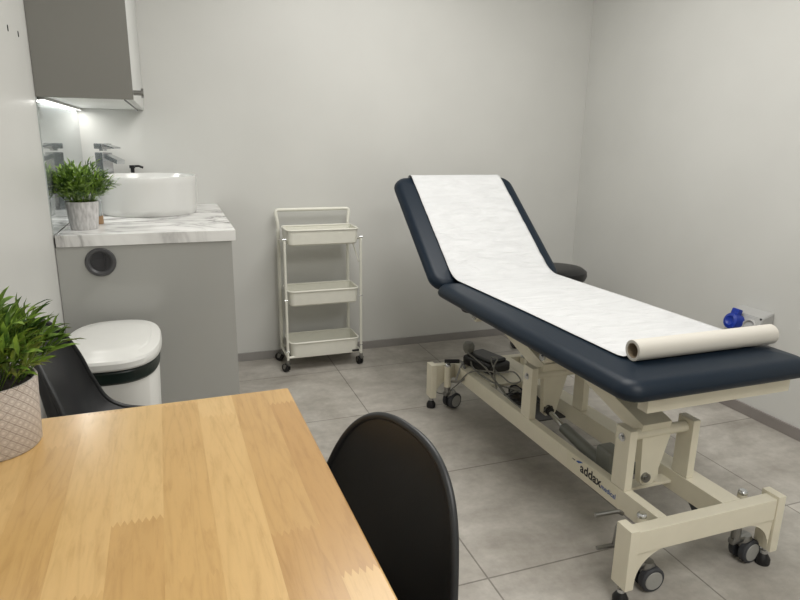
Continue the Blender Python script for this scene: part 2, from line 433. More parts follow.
# soap dispenser behind the basin: only the black pump head shows
sd = thing('soap_dispenser', 'soap bottle behind the basin with its black pump head showing above the rim', 'dispenser', (-.184, 3.45, WT+.0005))
finish('bottle', lathe(bmesh.new(), [(0,0), (.03,0), (.032,.004), (.032,.12), (.028,.135), (.014,.142), (.014,.15), (0,.15)], 28), M['black'], sd)
bm = bmesh.new(); cyl(bm, (0,0,.145), (0,0,.195), .009); cyl(bm, (0,0,.19), (0,0,.205), .014); tube(bm, [(0,0,.2), (.03,0,.201), (.05,0,.193)], .0055)
finish('pump', bm, M['black'], sd)

# bottle hidden behind the small plant
bt = thing('clear_bottle', 'slim clear bottle with brown base and white cap hidden behind the small potted plant', 'bottle', (-.30, 2.80, WT+.0005))
finish('body', lathe(bmesh.new(), [(.019,.03), (.022,.034), (.022,.09), (.015,.105), (.012,.11), (.012,.12), (0,.12)], 24), M['glass'], bt)
finish('base', lathe(bmesh.new(), [(0,0), (.024,0), (.0245,.002), (.0245,.031), (0,.031)], 24), M['brown'], bt)
finish('cap', lathe(bmesh.new(), [(0,.12), (.017,.12), (.02,.125), (.02,.135), (.01,.142), (0,.143)], 24), M['binwhite'], bt)

# ------------------------------------------------------------------ plants
def plant(name, label, loc, R, h, potm, n_stem, spread, top, leaf_l, leaf_w, per, seed, taper=.86, lean=(0,0)):
    rnd = random.Random(seed)
    t = thing(name, label, 'plant', loc)
    rb = R*taper
    finish('pot', lathe(bmesh.new(), [(0,0), (rb*.96,0), (rb,.004), (R,h-.003), (R-.001,h), (R-.004,h), (R-.005,h-.004), (R-.006,h-.014), (0,h-.014)], 56), potm, t)
    finish('soil', lathe(bmesh.new(), [(R-.0065,h-.0135), (R*.6,h-.009), (0,h-.007)], 32), M['soil'], t)
    bm = bmesh.new()
    for i in range(n_stem):
        a = rnd.uniform(0, 2*PI); q = math.sqrt(rnd.random()); r0 = q*R*.7
        base = Vector((r0*math.cos(a), r0*math.sin(a), h-.012))
        out = spread*(.25+.75*q)*rnd.uniform(.75, 1.08); hh = top*(1-.55*q*q)*rnd.uniform(.72, 1.05)
        a2 = a+rnd.uniform(-.5, .5)
        tip = Vector((out*math.cos(a2)+lean[0]*hh, out*math.sin(a2)+lean[1]*hh, h+hh))
        mid = base.lerp(tip, .5)+Vector((0, 0, .22*hh))
        pts = [base*(1-s)**2+mid*2*s*(1-s)+tip*s*s for s in [k/6 for k in range(7)]]
        tube(bm, pts, .0009, 4)
        for k in range(per):
            s = .28+.72*(k+rnd.random()*.5)/per; s = min(s, 1)
            p = base*(1-s)**2+mid*2*s*(1-s)+tip*s*s
            tn = ((mid-base)*(1-s)+(tip-mid)*s).normalized()
            sd = tn.orthogonal().normalized(); sd = Matrix.Rotation(k*2.4+rnd.uniform(-.5, .5), 3, tn) @ sd
            dr = (tn*.95+sd*rnd.uniform(.35, .8)+Vector((0, 0, -.12))).normalized()
            wv = dr.cross(Vector((0,0,1))+sd*.6)
            if wv.length < 1e-3: continue
            wv.normalize(); up = wv.cross(dr)
            l = leaf_l*rnd.uniform(.65, 1.1); w_ = leaf_w*rnd.uniform(.8, 1.15)
            row = []
            for (u_, ww, dz) in ((0, .12, 0), (.25, .8, .03), (.5, 1, .03), (.78, .6, 0), (1, 0, -.08)):
                c = p+dr*l*u_+up*(dz*l)
                if ww == 0: row.append((bm.verts.new(c),))
                else: row.append((bm.verts.new(c-wv*w_*ww/2+up*w_*.15), bm.verts.new(c), bm.verts.new(c+wv*w_*ww/2+up*w_*.15)))
            for x, y in zip(row, row[1:]):
                if len(y) == 3: bm.faces.new((x[0],x[1],y[1],y[0])); bm.faces.new((x[1],x[2],y[2],y[1]))
                else: bm.faces.new((x[0],x[1],y[0])); bm.faces.new((x[1],x[2],y[0]))
    lim = (-.409 if loc[2] > .85 else XL+.003)-loc[0]
    for v in bm.verts:
        if v.co.x < lim: v.co.x = lim+(lim-v.co.x)*.12
    me = bpy.data.meshes.new('foliage'); bm.to_mesh(me); bm.free(); me.materials.append(M['leaf'])
    me.polygons.foreach_set('use_smooth', [True]*len(me.polygons))
    o = bpy.data.objects.new('foliage', me); C.objects.link(o); o.parent = t
    return t
plant('potted_plant', 'leafy green plant in a taupe diamond patterned pot on the wooden table', (-.315, 1.125, .7505), .078, .118, M['potpat'], 95, .124, .122, .048, .0105, 9, 3, taper=.93)
plant('potted_plant', 'small leafy green plant in a pale grey pot on the marble worktop', (-.330, 2.655, WT+.0005), .058, .105, M['potrib'], 130, .122, .150, .038, .0085, 9, 11, taper=.84)

# ------------------------------------------------------------------ wall cabinet
CX, CY0, CZ = -.109, 2.492, 1.380
c = thing('wall_cabinet', 'grey wall cabinet above the washstand with a front coloured as brightly lit and small chrome hinge', 'cabinet', (0,0,0))
finish('end_panel', B(XL+.001, CX, CY0, CY0+.018, CZ, 2.2, .0008), M['cab'], c)
finish('bottom_panel', B(XL+.001, CX-.02, CY0+.0185, YB-.001, CZ+.002, CZ+.018), M['cabwhite'], c)
finish('top_panel', B(XL+.001, CX-.02, CY0+.0185, YB-.001, 2.182, 2.2), M['cabwhite'], c)
finish('door', B(CX-.0185, CX-.0005, CY0+.0195, CY0+.44, CZ+.001, 2.199, .001), M['cabdoor'], c)
finish('door', B(CX-.0185, CX-.0005, CY0+.443, YB-.002, CZ+.001, 2.199, .001), M['cabdoor'], c)
hg = finish('hinge', bmesh.new() and box(cyl(cyl(bmesh.new(), (0,0,0), (.03,0,0), .009), (.026,0,-.001), (.034,0,-.001), .017, n=24), 0, .026, -.006, .006, -.004, .008, .001), M['steel'], c, loc=(CX, CY0+.035, 1.405))
hg['label'] = 'small round metal hinge'
finish('gap_shade_strip', B(CX-.032, CX-.029, CY0+.02, YB-.004, CZ-.003, CZ+.002), M['grommet'], c)  # dark strip painted in for the shaded gap between doors and carcass
ls = thing('light_strip', 'thin bright light strip under the wall cabinet along the left wall', 'light', (0,0,0))
finish('housing', B(XL+.006, XL+.024, CY0+.02, YB-.006, CZ-.007, CZ+.002), M['steel'], ls)
finish('diffuser', B(XL+.008, XL+.022, CY0+.024, YB-.01, CZ-.0085, CZ-.0072), M['led'], ls)

# ------------------------------------------------------------------ bin
bn = thing('waste_bin', 'white plastic waste bin with oval lid and dark liner beside the washstand unit', 'bin', (-.225, 2.19, 0)); bn.scale = (1, 1, 1.02)
sx, sy, pw = .148, .235, 2.7
def L2(prof, m, nm): return finish(nm, lathe(bmesh.new(), prof, 72, sx=1, sy=sy/sx, power=pw), m, bn, angle=.5)
L2([(0,0), (.115,0), (.12,.004), (.139,.535), (.137,.54), (.13,.54), (.128,.5), (0,.5)], M['binwhite'], 'body')
L2([(.1394,.508), (.1425,.514), (.1415,.53), (.1435,.545), (.139,.556), (.132,.556)], M['liner'], 'liner')
L2([(.136,.5565), (.149,.5565), (.151,.562), (.1505,.578), (.147,.586), (.138,.590), (.120,.593), (.116,.597), (.09,.602), (0,.604)], M['binwhite'], 'lid')

# ------------------------------------------------------------------ trolley
def trolley():
    t = thing('storage_trolley', 'white three tier metal trolley on castors against the back wall', 'trolley', (0,0,0))
    x0, x1, y0, y1 = .528, .945, 3.255, 3.455; r_ = .0075
    # rear frame with the handle bow, front posts and base rails
    finish('handle_frame', tube(bmesh.new(), fillet([(x0,y1,.075), (x0,y1,.80), (x0-.012,y1+.012,.872), (x1+.012-.02,y1+.012,.872), (x1-.02,y1,.80), (x1-.02,y1,.075)], .022), .0095, 12), M['white_metal'], t)
    for x in (x0, x1):
        finish('post', tube(bmesh.new(), [(x,y0,.062), (x,y0,.735)], r_, 12), M['white_metal'], t)
    bm = bmesh.new(); tube(bm, fillet([(x0,y1,.085), (x0,y0,.085), (x1,y0,.085), (x1-.02,y1,.085)], .01), .007, 10); tube(bm, [(x0,y1,.085), (x1-.02,y1,.085)], .007, 10)
    finish('base_rail', bm, M['white_metal'], t)
    # sloping link between front posts and rear frame
    for x in (x0+.001, x1):
        finish('side_brace', tube(bmesh.new(), [(x,y0,.73), (x-(.02 if x > .7 else 0),y1,.71)], .005, 8), M['white_metal'], t)
    finish('diagonal_brace', tube(bmesh.new(), [(x1-.006,y0+.02,.60), (x1-.02,y1-.02,.75)], .004, 8), M['white_metal'], t)
    for zt in (.785, .455, .165):
        hB = .082; a0, a1, b0, b1 = x0+.014, x1-.014, y0-.012, y1-.016
        bm = bmesh.new()
        def ring(z, ins, rad=.03):
            v = []
            for cx, cy, s in ((a1-ins-rad, b1-ins-rad, 0), (a0+ins+rad, b1-ins-rad, PI/2), (a0+ins+rad, b0+ins+rad, PI), (a1-ins-rad, b0+ins+rad, 1.5*PI)):
                for k in range(5): v.append(bm.verts.new((cx+rad*math.cos(s+PI/2*k/4), cy+rad*math.sin(s+PI/2*k/4), z)))
            return v
        rs = [ring(zt, 0), ring(zt-hB+.008, .004), ring(zt-hB, .012, .024), ring(zt-hB+.003, .014, .024), ring(zt-hB+.010, .006), ring(zt-.001, .002)]
        for p, q in zip(rs, rs[1:]):
            if p is rs[2]: continue
            for k in range(20): bm.faces.new((p[k], p[(k+1)%20], q[(k+1)%20], q[k]))
        bm.faces.new(rs[2][::-1]); bm.faces.new(rs[3])
        bk = finish('basket', bm, M['white_metal'], t)
        bm = bmesh.new(); pts = []
        for cx, cy, s in ((a1-.03, b1-.03, 0), (a0+.03, b1-.03, PI/2), (a0+.03, b0+.03, PI), (a1-.03, b0+.03, 1.5*PI)):
            for k in range(5): pts.append((cx+.03*math.cos(s+PI/2*k/4), cy+.03*math.sin(s+PI/2*k/4), zt))
        tube(bm, pts, .005, 8, closed=True); finish('rim', bm, M['white_metal'], bk)
        for x in (x0, x1):
            finish('bolt', cyl(cyl(bmesh.new(), (x-.008,y0,zt-.045), (x+.008,y0,zt-.045), .0045, n=12), (x-.0085,y0-.004,zt-.045), (x+.0085,y0-.004,zt-.045), .0035, n=10), M['chrome'], t)
    for (x, y, a) in ((x0,y0,.5), (x1,y0,.2), (x0,y1,.8), (x1-.02,y1,-.5)):
        cs = bpy.data.objects.new('castor', None); C.objects.link(cs); cs.parent = t; cs.location = (x, y, 0); cs.rotation_euler = (0,0,a); cs.empty_display_size = .02
        bm = bmesh.new(); cyl(bm, (0,0,.046), (0,0,.07), .009, n=14); box(bm, -.006, .006, -.012, .022, .038, .05, .002)
        plate_yz(bm, [(-.004,.046), (.02,.046), (.026,.02), (.012,.018)], -.0165, -.0145); plate_yz(bm, [(-.004,.046), (.02,.046), (.026,.02), (.012,.018)], .0145, .0165)
        finish('fork', bm, M['steel'], cs)
        bm = bmesh.new()
        for s in (-1, 1): cyl(bm, (s*.003,.018,.0235), (s*.0135,.018,.0235), .0235, .021 if s > 0 else .0235, n=24)
        finish('wheel', bm, M['black'], cs)
    bm = bmesh.new(); box(bm, x1-.055, x1-.014, y0-.013, y0-.005, .087, .098, .002)
    finish('corner_clip', bm, M['black'], t)
trolley()

# ------------------------------------------------------------------ table
tb = thing('wooden_table', 'pale butcher block wooden table in the foreground with varnished top', 'table', (.1975-.199+1.228*math.sin(.0167), 1.228-1.228*math.cos(.0167)-.199*math.sin(.0167), 0), .0167)
tx0, tx1, ty0, ty1 = -.405, .199, .08, 1.228
o = finish('tabletop', B(tx0, tx1, ty0, ty1, .72, .75, .004, seg=3), M['wood'], tb)
finish('apron', B(tx0+.06, tx1-.06, ty0+.06, ty0+.08, .65, .7195), M['wood'], tb)
finish('apron', B(tx0+.06, tx1-.06, ty1-.08, ty1-.06, .65, .7195), M['wood'], tb)
for x in (tx0+.07, tx1-.07):
    for y in (ty0+.07, ty1-.07):
        bm = bmesh.new(); cyl(bm, (x, y, 0), (x, y, .7195), .018, .03, n=24); finish('leg', bm, M['wood'], tb)

# ------------------------------------------------------------------ shell chairs
def chair(name, label, x, y, rz, sz=1, curl=.5):
    t = thing(name, label, 'chair', (x, y, 0), rz, None); t.scale = (1, 1, sz)
    cl = [(-.225,.425,.13,0), (-.21,.436,.165,.005), (-.16,.447,.2,.02), (-.06,.438,.222,.045), (.04,.428,.232,.075), (.12,.432,.236,.105), (.18,.462,.237,.12),
          (.215,.52,.236,.115), (.238,.585,.232,.10),]
    path = smooth_path([(p[0], p[1], 0) for p in cl], 4); attr = smooth_path([(p[2], p[3], 0) for p in cl], 4)
    for k in range(1, 33):                        # rounded crown of the backrest
        a = math.radians(87)*k/32; q = math.sin(a); path.append(Vector((.238+.068*q**.9, .585+.2335*q, 0))); attr.append(Vector((.232*math.cos(a)**.86, .10*math.cos(a)**2, 0)))
    bm = bmesh.new(); rows = []; NU = 28
    for i, (p, a) in enumerate(zip(path, attr)):
        tg = (path[min(i+1, len(path)-1)]-path[max(i-1, 0)]).normalized(); n = Vector((-tg.y, tg.x))
        row = []
        for k in range(NU+1):
            s = -1+2*k/NU; cv = a.y*curl*abs(s)**2.3
            kk = min(1, max(0, (p.y-.55)/.268)); xx = a.x*.94*(1-.37*kk*(1-kk))*math.sin(s*PI/2*.9)/math.sin(PI/2*.9)
            row.append(bm.verts.new((xx, p.x+n.x*cv-.134*max(0, p.y-.5), p.y+n.y*cv)))
        rows.append(row)
    for a, b in zip(rows, rows[1:]):
        for k in range(NU): bm.faces.new((a[k], a[k+1], b[k+1], b[k]))
    ring = [r_[0].co.copy() for r_ in rows]+[v.co.copy() for v in rows[-1][1:-1]]+[r_[-1].co.copy() for r_ in rows[::-1]]+[v.co.copy() for v in rows[0][1:-1][::-1]]
    edge = [ring[0]]
    for q_ in ring[1:]:
        if (q_-edge[-1]).length > .009: edge.append(q_)
    o = finish('shell', bm, M['blackshell'], t, angle=3.0)
    finish('rim', tube(bmesh.new(), smooth_path(edge, 2, True), .0068, 10, closed=True), M['blackshell'], o, angle=3.0)
    so = o.modifiers.new('thickness', 'SOLIDIFY'); so.thickness = .009; so.offset = 0; so.use_even_offset = False
    for sx_ in (-1, 1):
        for sy_ in (-1, 1):
            finish('leg', cyl(bmesh.new(), (sx_*.20, .0+sy_*.19, 0), (sx_*.10, .0+sy_*.09, .415), .009, .015, n=16), M['beech'], t)
    finish('mount_frame', B(-.11, .11, -.10, .10, .405, .417, .003), M['black'], t)
    for s in (-1, 1): finish('brace', cyl(bmesh.new(), (-.16*s, -.15, .18+.005*s), (.16*s, .15, .18+.005*s), .004, n=8), M['black'], t)
    return t
chair('shell_chair', 'black moulded shell chair tucked under the right side of the wooden table', .070, .795, math.radians(-76.5), .992, .3)
chair('shell_chair', 'black moulded shell chair behind the far edge of the table beside the white bin', -.090, 1.677, math.radians(91), .985, .58)

# ------------------------------------------------------------------ examination couch
XC = 1.385
e = thing('examination_couch', 'navy padded medical couch on a cream hydraulic frame with castors, backrest raised', 'couch', (0,0,0))
MT = .660; TILT = -.0095
o = finish('seat_cushion', cushion(.67, 1.285, .058, .06, .042, .010), M['navy'], e, loc=(XC, 1.185, MT)); o.rotation_euler = (TILT, 0, 0)
SY = 1.185
ang = math.radians(37.5)
bk = finish('backrest_cushion', cushion(.67, .735, .060, .075, .042, .010), M['navy'], e, loc=(XC, 2.458, MT-.024)); bk.rotation_euler = (ang, 0, 0)
# upper frame
bm = bmesh.new()
for x in (XC-.20, XC+.165): box(bm, x, x+.035, 1.30, 2.46, .565, MT-.068, .002)
box(bm, 1.16, 1.68, 1.235, 1.275, .548, .586, .003); box(bm, XC-.20, XC-.165, 1.235, 1.31, .58, MT-.060, .002); box(bm, XC+.165, XC+.2, 1.235, 1.31, .58, MT-.060, .002); box(bm, XC-.20, XC+.20, 2.42, 2.455, .565, MT-.068, .002)
finish('top_frame', bm, M['cream'], e)
mt = Matrix.Translation((XC, 2.458, MT-.024)) @ Matrix.Rotation(ang, 4, 'X')
bm = bmesh.new()
for x in (-.2, .165): box(bm, x, x+.035, .05, .62, -.095, -.062, .002, mtx=mt)
box(bm, -.165, .165, .55, .585, -.095, -.062, .002, mtx=mt)
finish('backrest_frame', bm, M['cream'], e)
# bottom frame
xr0, xr1 = 1.215, 1.52; yF, yH = 1.165, 2.612
for x in (xr0, xr1-.032):
    finish('side_rail', B(x if x == xr0 else 1.450, x+.032, yF+.04, yH-.04, .168, .238, .003), M['cream'], e)
def end_beam(y, s):
    # s=+1 foot end (front face looks to -y)
    bm = bmesh.new(); y0, y1 = (y, y+.04) if s > 0 else (y-.04, y)
    box(bm, 1.118, 1.622, y0, y1, .168, .238, .003)
    b_ = finish('end_beam', bm, M['cream'], e)
    for sd in (0, 1):
        xo = 1.088 if sd == 0 else 1.652
        xa, xb = (xo, xo+.030) if sd == 0 else (xo-.030, xo)
        ya, yb = (y-.004, y+.056) if s > 0 else (y-.056, y+.004)
        p = finish('end_post', B(xa, xb, ya, yb, .058, .246, .003), M['cream'], e)
        # curved gusset below the beam
        sg = 1 if sd == 0 else -1; xg = xb if sd == 0 else xa
        pts = [(xg, .168)]+[(xg+sg*(.006+.105*(1-math.cos(k/10*PI/2))), .072+.096*math.sin(k/10*PI/2)) for k in range(11)]
        mt2 = Matrix(((1,0,0,0),(0,0,1,(y0+.004)),(0,1,0,0),(0,0,0,1)))
        finish('gusset', prism(bmesh.new(), pts, .012, mt2), M['cream'], e)
        bm = bmesh.new(); xc_, yc_ = (xa+xb)/2, (ya+yb)/2
        lathe(bm, [(0,0), (.021,0), (.022,.003), (.022,.018), (.015,.03), (.009,.036), (0,.036)], 24, (xc_, yc_, 0))
        ft = finish('levelling_foot', bm, M['black'], p)
        finish('foot_bolt', lathe(bmesh.new(), [(.006,.036), (.011,.036), (.011,.046), (.006,.047), (.006,.058)], 12, (xc_, yc_, 0)), M['chrome'], ft)
end_beam(yF, 1); end_beam(yH, -1)

def castor(x, y, rz, tr=.022):
    cs = bpy.data.objects.new('castor', None); C.objects.link(cs); cs.parent = e; cs.location = (x, y, 0); cs.rotation_euler = (0,0,rz); cs.empty_display_size = .03
    bm = bmesh.new(); cyl(bm, (0,0,.085), (0,0,.13), .014, n=20); box(bm, -.011, .011, -.02, tr+.012, .068, .09, .006)
    lathe(bm, [(.011,.045), (.02,.05), (.024,.07), (.018,.088), (0,.09)], 20, (0,tr-.006,0))
    finish('stem', bm, M['steel'], cs)
    for s in (-1, 1):
        xa, xb = s*.008, s*.029
        bm = bmesh.new()
        cyl(bm, (xa,tr,.0385), (xb*.86,tr,.0385), .0385, n=36); cyl(bm, (xb*.86,tr,.0385), (xb,tr,.0385), .0385, .034, n=36)
        wh = finish('wheel', bm, M['tyre'], cs)
        bm = bmesh.new(); cyl(bm, (xb*.97,tr,.0385), (xb*1.06,tr,.0385), .029, .0275, n=36); cyl(bm, (xb,tr,.0385), (xb*1.09,tr,.0385), .006, n=16)
        finish('wheel_disc', bm, M['wheel'], wh)
castor(1.175, 1.2235, -1.62, .045); castor(1.548, 1.2235, -1.5, .05)
castor(1.168, 2.545, -1.2, .035); castor(1.58, 2.55, .8)
for x, y in ((1.175,1.2235), (1.548,1.2235), (1.168,2.545), (1.58,2.55)):
    bm = bmesh.new(); cyl(bm, (x,y,.13), (x,y,.238), .0135 if y < 2 else .017, n=20); finish('castor_tube', bm, M['cream'], e)
    finish('tube_cap', lathe(bmesh.new(), [(.0135,.2385), (.0135,.246), (.010,.251), (0,.252)], 20, (x,y,0)), M['chrome'], e)

# uprights, pivots, arms
zp = .405
for (ya, yb) in ((1.348, 1.412), (1.893, 1.957)):
    ym = (ya+yb)/2
    for x in (xr0, 1.452):
        up_ = finish('upright', B(x, x+.028, ya, yb, .2385, .432, .003), M['cream'], e)
        bm = bmesh.new(); s = -1 if x == xr0 else 1; xx = x if s < 0 else x+.028
        cyl(bm, (xx,ym,zp), (xx+s*.003,ym,zp), .013, n=20); cyl(bm, (xx+s*.002,ym,zp), (xx+s*.009,ym,zp), .008, n=6)
        finish('bolt', bm, M['chrome'], up_)
    finish('pivot_bar', cyl(bmesh.new(), (xr0+.0285,ym,zp), (1.4515,ym,zp), .016, n=24), M['cream'], e)
    # lifting arm towards the head end
    ax0, ax1 = 1.275, 1.385
    L = .47; th = math.radians(15)
    mt = Matrix.Translation((0, ym, zp)) @ Matrix.Rotation(th, 4, 'X')
    bm = box(bmesh.new(), ax0, ax1, -.006, L, -.014, .034, .003, mtx=mt)
    finish('lifting_arm', bm, M['cream'], e)
    # lever below the pivot
    finish('lever_plate', prism(bmesh.new(), [(1.280,.40), (1.388,.40), (1.345,.245), (1.335,.235), (1.300,.235), (1.29,.245)], .024, Matrix(((1,0,0,0),(0,0,1,ym-.012),(0,1,0,0),(0,0,0,1)))), M['cream'], e)
    bm = bmesh.new(); cyl(bm, (1.305,ym-.024,.262), (1.305,ym+.024,.262), .009, n=16); cyl(bm, (1.305,ym-.022,.262), (1.305,ym-.012,.262), .015, n=16)
    finish('lever_pin', bm, M['steel'], e)
    # bracket lug at the arm's upper end
    ye, ze = ym+L*math.cos(th)-.03, zp+L*math.sin(th)-.01
    bm = bmesh.new()
    for xa in (1.20, ):
        plate_yz(bm, [(ye-.045,.58), (ye+.045,.58), (ye+.022,ze-.01), (ye+.01,ze-.025), (ye-.01,ze-.025), (ye-.022,ze-.01)], xa, xa+.03)
    lg = finish('bracket_lug', bm, M['cream'], e)
    finish('bolt', cyl(cyl(bmesh.new(), (1.192,ye,ze-.003), (1.2,ye,ze-.003), .014, n=20), (1.186,ye,ze-.003), (1.193,ye,ze-.003), .008, n=6), M['chrome'], lg)

# actuator
yA, yB_ = 1.915, 1.40; AX = 1.309
ac = finish('actuator', None or cyl(bmesh.new(), (AX,1.80,.222), (AX,1.56,.195), .021, .024, n=28), M['motor'], e)
finish('piston_rod', cyl(bmesh.new(), (AX,1.915,.248), (AX,1.795,.222), .010, n=18), M['chrome'], ac)
finish('rod_end', cyl(cyl(bmesh.new(), (AX,1.925,.252), (AX,1.895,.246), .017, n=20), (AX-.018,1.915,.25), (AX+.018,1.915,.25), .012, n=16), M['black'], ac)
bm = bmesh.new(); box(bm, AX-.032, AX+.032, 1.49, 1.575, .165, .275, .012, seg=4); cyl(bm, (AX,1.50,.255), (AX,1.40,.262), .018, n=20)
finish('motor_housing', bm, M['motor'], ac)
finish('guide_tube', cyl(bmesh.new(), (AX-.035,1.82,.20), (AX-.035,1.56,.175), .008, n=14), M['motor'], ac)

# trays between the rails
finish('head_tray', box(bmesh.new(), xr0+.0325, xr1-.0325, 2.27, 2.59, .222, .236, .002), M['cream'], e)
bm = bmesh.new(); box(bm, xr0+.0325, xr1-.0325, 1.405, 1.45, .19, .20, .002); box(bm, 1.385, 1.40, 1.41, 1.435, .20, .262, .005); finish('cross_tray', bm, M['cream'], e)
finish('cross_plate', plate_yz(bmesh.new(), [(1.24,.168), (1.33,.168), (1.29,.128)], 1.452, 1.462), M['tyre'], e)

# control box, hand control, cables on the head tray
bm = bmesh.new(); mt = Matrix.Translation((1.335, 2.48, .237)) @ Matrix.Rotation(.25, 4, 'Z')
box(bm, -.065, .065, -.10, .10, 0, .05, .014, mtx=mt, seg=3); box(bm, -.05, .05, -.085, .085, .045, .065, .01, mtx=mt, seg=3)
finish('control_box', bm, M['black'], e)
def cable(pts, r=.0032, m='cable'): return finish('cable', tube(bmesh.new(), smooth_path(pts, 8), r, 8), M[m], e)
cable([(1.25,2.52,.31), (1.26,2.47,.30), (1.27,2.36,.28), (1.26,2.25,.26), (1.24,2.1,.245), (1.235,1.98,.245)])
cable([(1.24,2.2,.245), (1.25,2.25,.32), (1.27,2.26,.36), (1.26,2.30,.35), (1.255,2.24,.31), (1.25,2.17,.33), (1.26,2.1,.355), (1.27,2.06,.33), (1.26,2.12,.30), (1.25,2.2,.31), (1.25,2.3,.29), (1.22,2.42,.245), (1.19,2.5,.15), (1.17,2.56,.08), (1.155,2.64,.05), (1.16,2.66,.10), (1.18,2.62,.20), (1.2,2.57,.25)])
cable([(1.31,2.48,.25), (1.27,2.5,.27), (1.25,2.44,.255), (1.26,2.3,.245), (1.3,2.2,.242), (1.36,2.12,.242), (1.40,2.2,.242)], .004)
cable([(1.25,2.33,.30), (1.26,2.24,.26), (1.265,2.18,.24), (1.28,2.14,.19), (1.3,2.07,.178)])
# bundle lying on the floor below the tray
rn = random.Random(4); pts = []
for k in range(26): pts.append((1.35+.06*math.cos(k*.9)+rn.uniform(-.03,.03), 2.17+.07*math.sin(k*.9)+rn.uniform(-.02,.02), .19+rn.uniform(0,.02)))
finish('cable_bundle', tube(bmesh.new(), smooth_path(pts, 5), .0035, 6), M['tyre'], e)
finish('bundle_tray', B(xr0+.0325, xr1-.0325, 1.99, 2.265, .172, .178), M['grommet2'], e)
bm = bmesh.new(); lathe(bm, [(0,-.03), (.018,-.026), (.027,-.008), (.028,.010), (.02,.026), (0,.031)], 24); 
hc = finish('hand_control', bm, M['cable'], e, loc=(1.275, 2.55, .318)); hc['label'] = 'round grey hand control'
# brake lever at the head end
bm = bmesh.new(); tube(bm, fillet([(1.165,2.555,.262), (1.238,2.53,.262), (1.225,2.46,.21), (1.2,2.47,.185), (1.182,2.53,.165)], .02), .006, 10)
tube(bm, [(1.232,2.52,.262), (1.19,2.50,.18)], .005, 8)
bl = finish('brake_lever', bm, M['steel'], e)
finish('lever_grip', tube(bmesh.new(), [(1.155,2.558,.262), (1.222,2.536,.262)], .0095, 12), M['black'], bl)
# foot pegs near the foot end
bm = bmesh.new(); tube(bm, [(1.175,1.30,.175), (1.16,1.30,.16), (1.155,1.30,.10)], .005, 8)
pg = finish('pedal_bracket', bm, M['steel'], e)
for z, xe in ((.212, 1.082), (.098, 1.10)): finish('peg', tube(bmesh.new(), fillet([(1.175,1.30,z-.012), (1.16,1.30,z), (xe,1.305,z)], .01), .0065, 10), M['steel'], pg)

# ---- sticker and lettering on the near rail
st = finish('brand_sticker', B(xr0-.0006, xr0-.0001, 1.372, 1.64, .1705, .2355), M['creampatch'], e)
def text(body, size, y, z, mat, parent, bold=0, slant=0):
    cu = bpy.data.curves.new('lettering', 'FONT'); cu.body = body; cu.size = size; cu.offset = bold; cu.extrude = .0002; cu.shear = slant
    o = bpy.data.objects.new('tmp', cu); C.objects.link(o)
    bpy.context.view_layer.update(); me = bpy.data.meshes.new_from_object(o.evaluated_get(bpy.context.evaluated_depsgraph_get()))
    C.objects.unlink(o); bpy.data.objects.remove(o)
    me.materials.clear(); me.materials.append(mat)
    n = bpy.data.objects.new('lettering', me); C.objects.link(n); n.parent = parent
    # text x -> -Y, text y -> +Z, facing -X
    n.matrix_local = Matrix(((0,0,-1,xr0-.0012),(-1,0,0,y),(0,1,0,z),(0,0,0,1)))
    return n
text('addax', .046, 1.562, .190, M['blacktxt'], st, .0010)
text('medical', .0235, 1.452, .190, M['bluetxt'], st, .0002)
def decal(pts, m):
    # pts in (distance to the right of y=1.60, z)
    bm = bmesh.new(); plate_yz(bm, [(1.60-a, z) for a, z in pts], xr0-.0014, xr0-.0008); return finish('emblem', bm, m, st)
decal([(.012,.221), (.026,.219), (.050,.231), (.038,.231), (.024,.227), (.012,.221)][:-1], M['bluetxt'])
decal([(-.012,.2205), (.004,.2185), (.010,.222), (-.002,.2225)], M['blacktxt'])

# the floor-standing frame sinks slightly towards the head end
def settle(o):
    if o.type == 'MESH' and o.name.split('.')[0] in ('side_rail','end_beam','end_post','gusset','upright','bolt','pivot_bar','lifting_arm','lever_plate','castor_tube','tube_cap','head_tray','control_box','cable','brand_sticker','lettering','emblem','foot_bolt','bundle_tray','cable_bundle','brake_lever','lever_grip','hand_control','lever_pin') and o.parent.name.split('.')[0] != 'bracket_lug':
        if o.name.split('.')[0] == 'hand_control': o.location.z -= .02; return
        if o.name.split('.')[0] == 'lettering': return
        for v in o.data.vertices:
            if v.co.z < .42: v.co.z -= .017*max(0, v.co.y-1.2)*max(0, min(1, (v.co.z-.045)/.12))
    for c_ in o.children: settle(c_)
for o in e.children: settle(o)
bm = bmesh.new(); lathe(bm, [(0,-.035), (.03,-.03), (.045,-.012), (.05,0), (.05,.012), (0,.012)], 28, (1.20, 2.43, .545), sx=.7, sy=1.1)
finish('recline_knob', bm, M['black'], e)

# ------------------------------------------------------------------ paper roll and sheet on the couch
pr_ = thing('paper_roll', 'white paper roll at the foot of the couch, its sheet drawn up over the backrest', 'paper', (0,0,0))
RR = .030; ry, rz_ = 1.326, MT+.0095+RR-.0014
bm = bmesh.new(); n = 48; xa, xb = 1.168, 1.682
prof = [(xa, RR*.72), (xa, RR-.001), (xa+.001, RR), (xb-.001, RR), (xb, RR-.001), (xb, RR*.72)]
rings = [[bm.verts.new((x, ry+q*math.cos(2*PI*k/n), rz_+q*math.sin(2*PI*k/n))) for k in range(n)] for x, q in prof]
for i in range(6):
    a, b = rings[i], rings[(i+1) % 6]
    for k in range(n): bm.faces.new((a[k], a[(k+1)%n], b[(k+1)%n], b[k]))
finish('roll', bm, M['rollpaper'], pr_)
bm = bmesh.new(); prof = [(xa+.001, RR*.72), (xb-.001, RR*.72), (xb-.001, RR*.64), (xa+.001, RR*.64)]
rings = [[bm.verts.new((x, ry+q*math.cos(2*PI*k/n), rz_+q*math.sin(2*PI*k/n))) for k in range(n)] for x, q in prof]
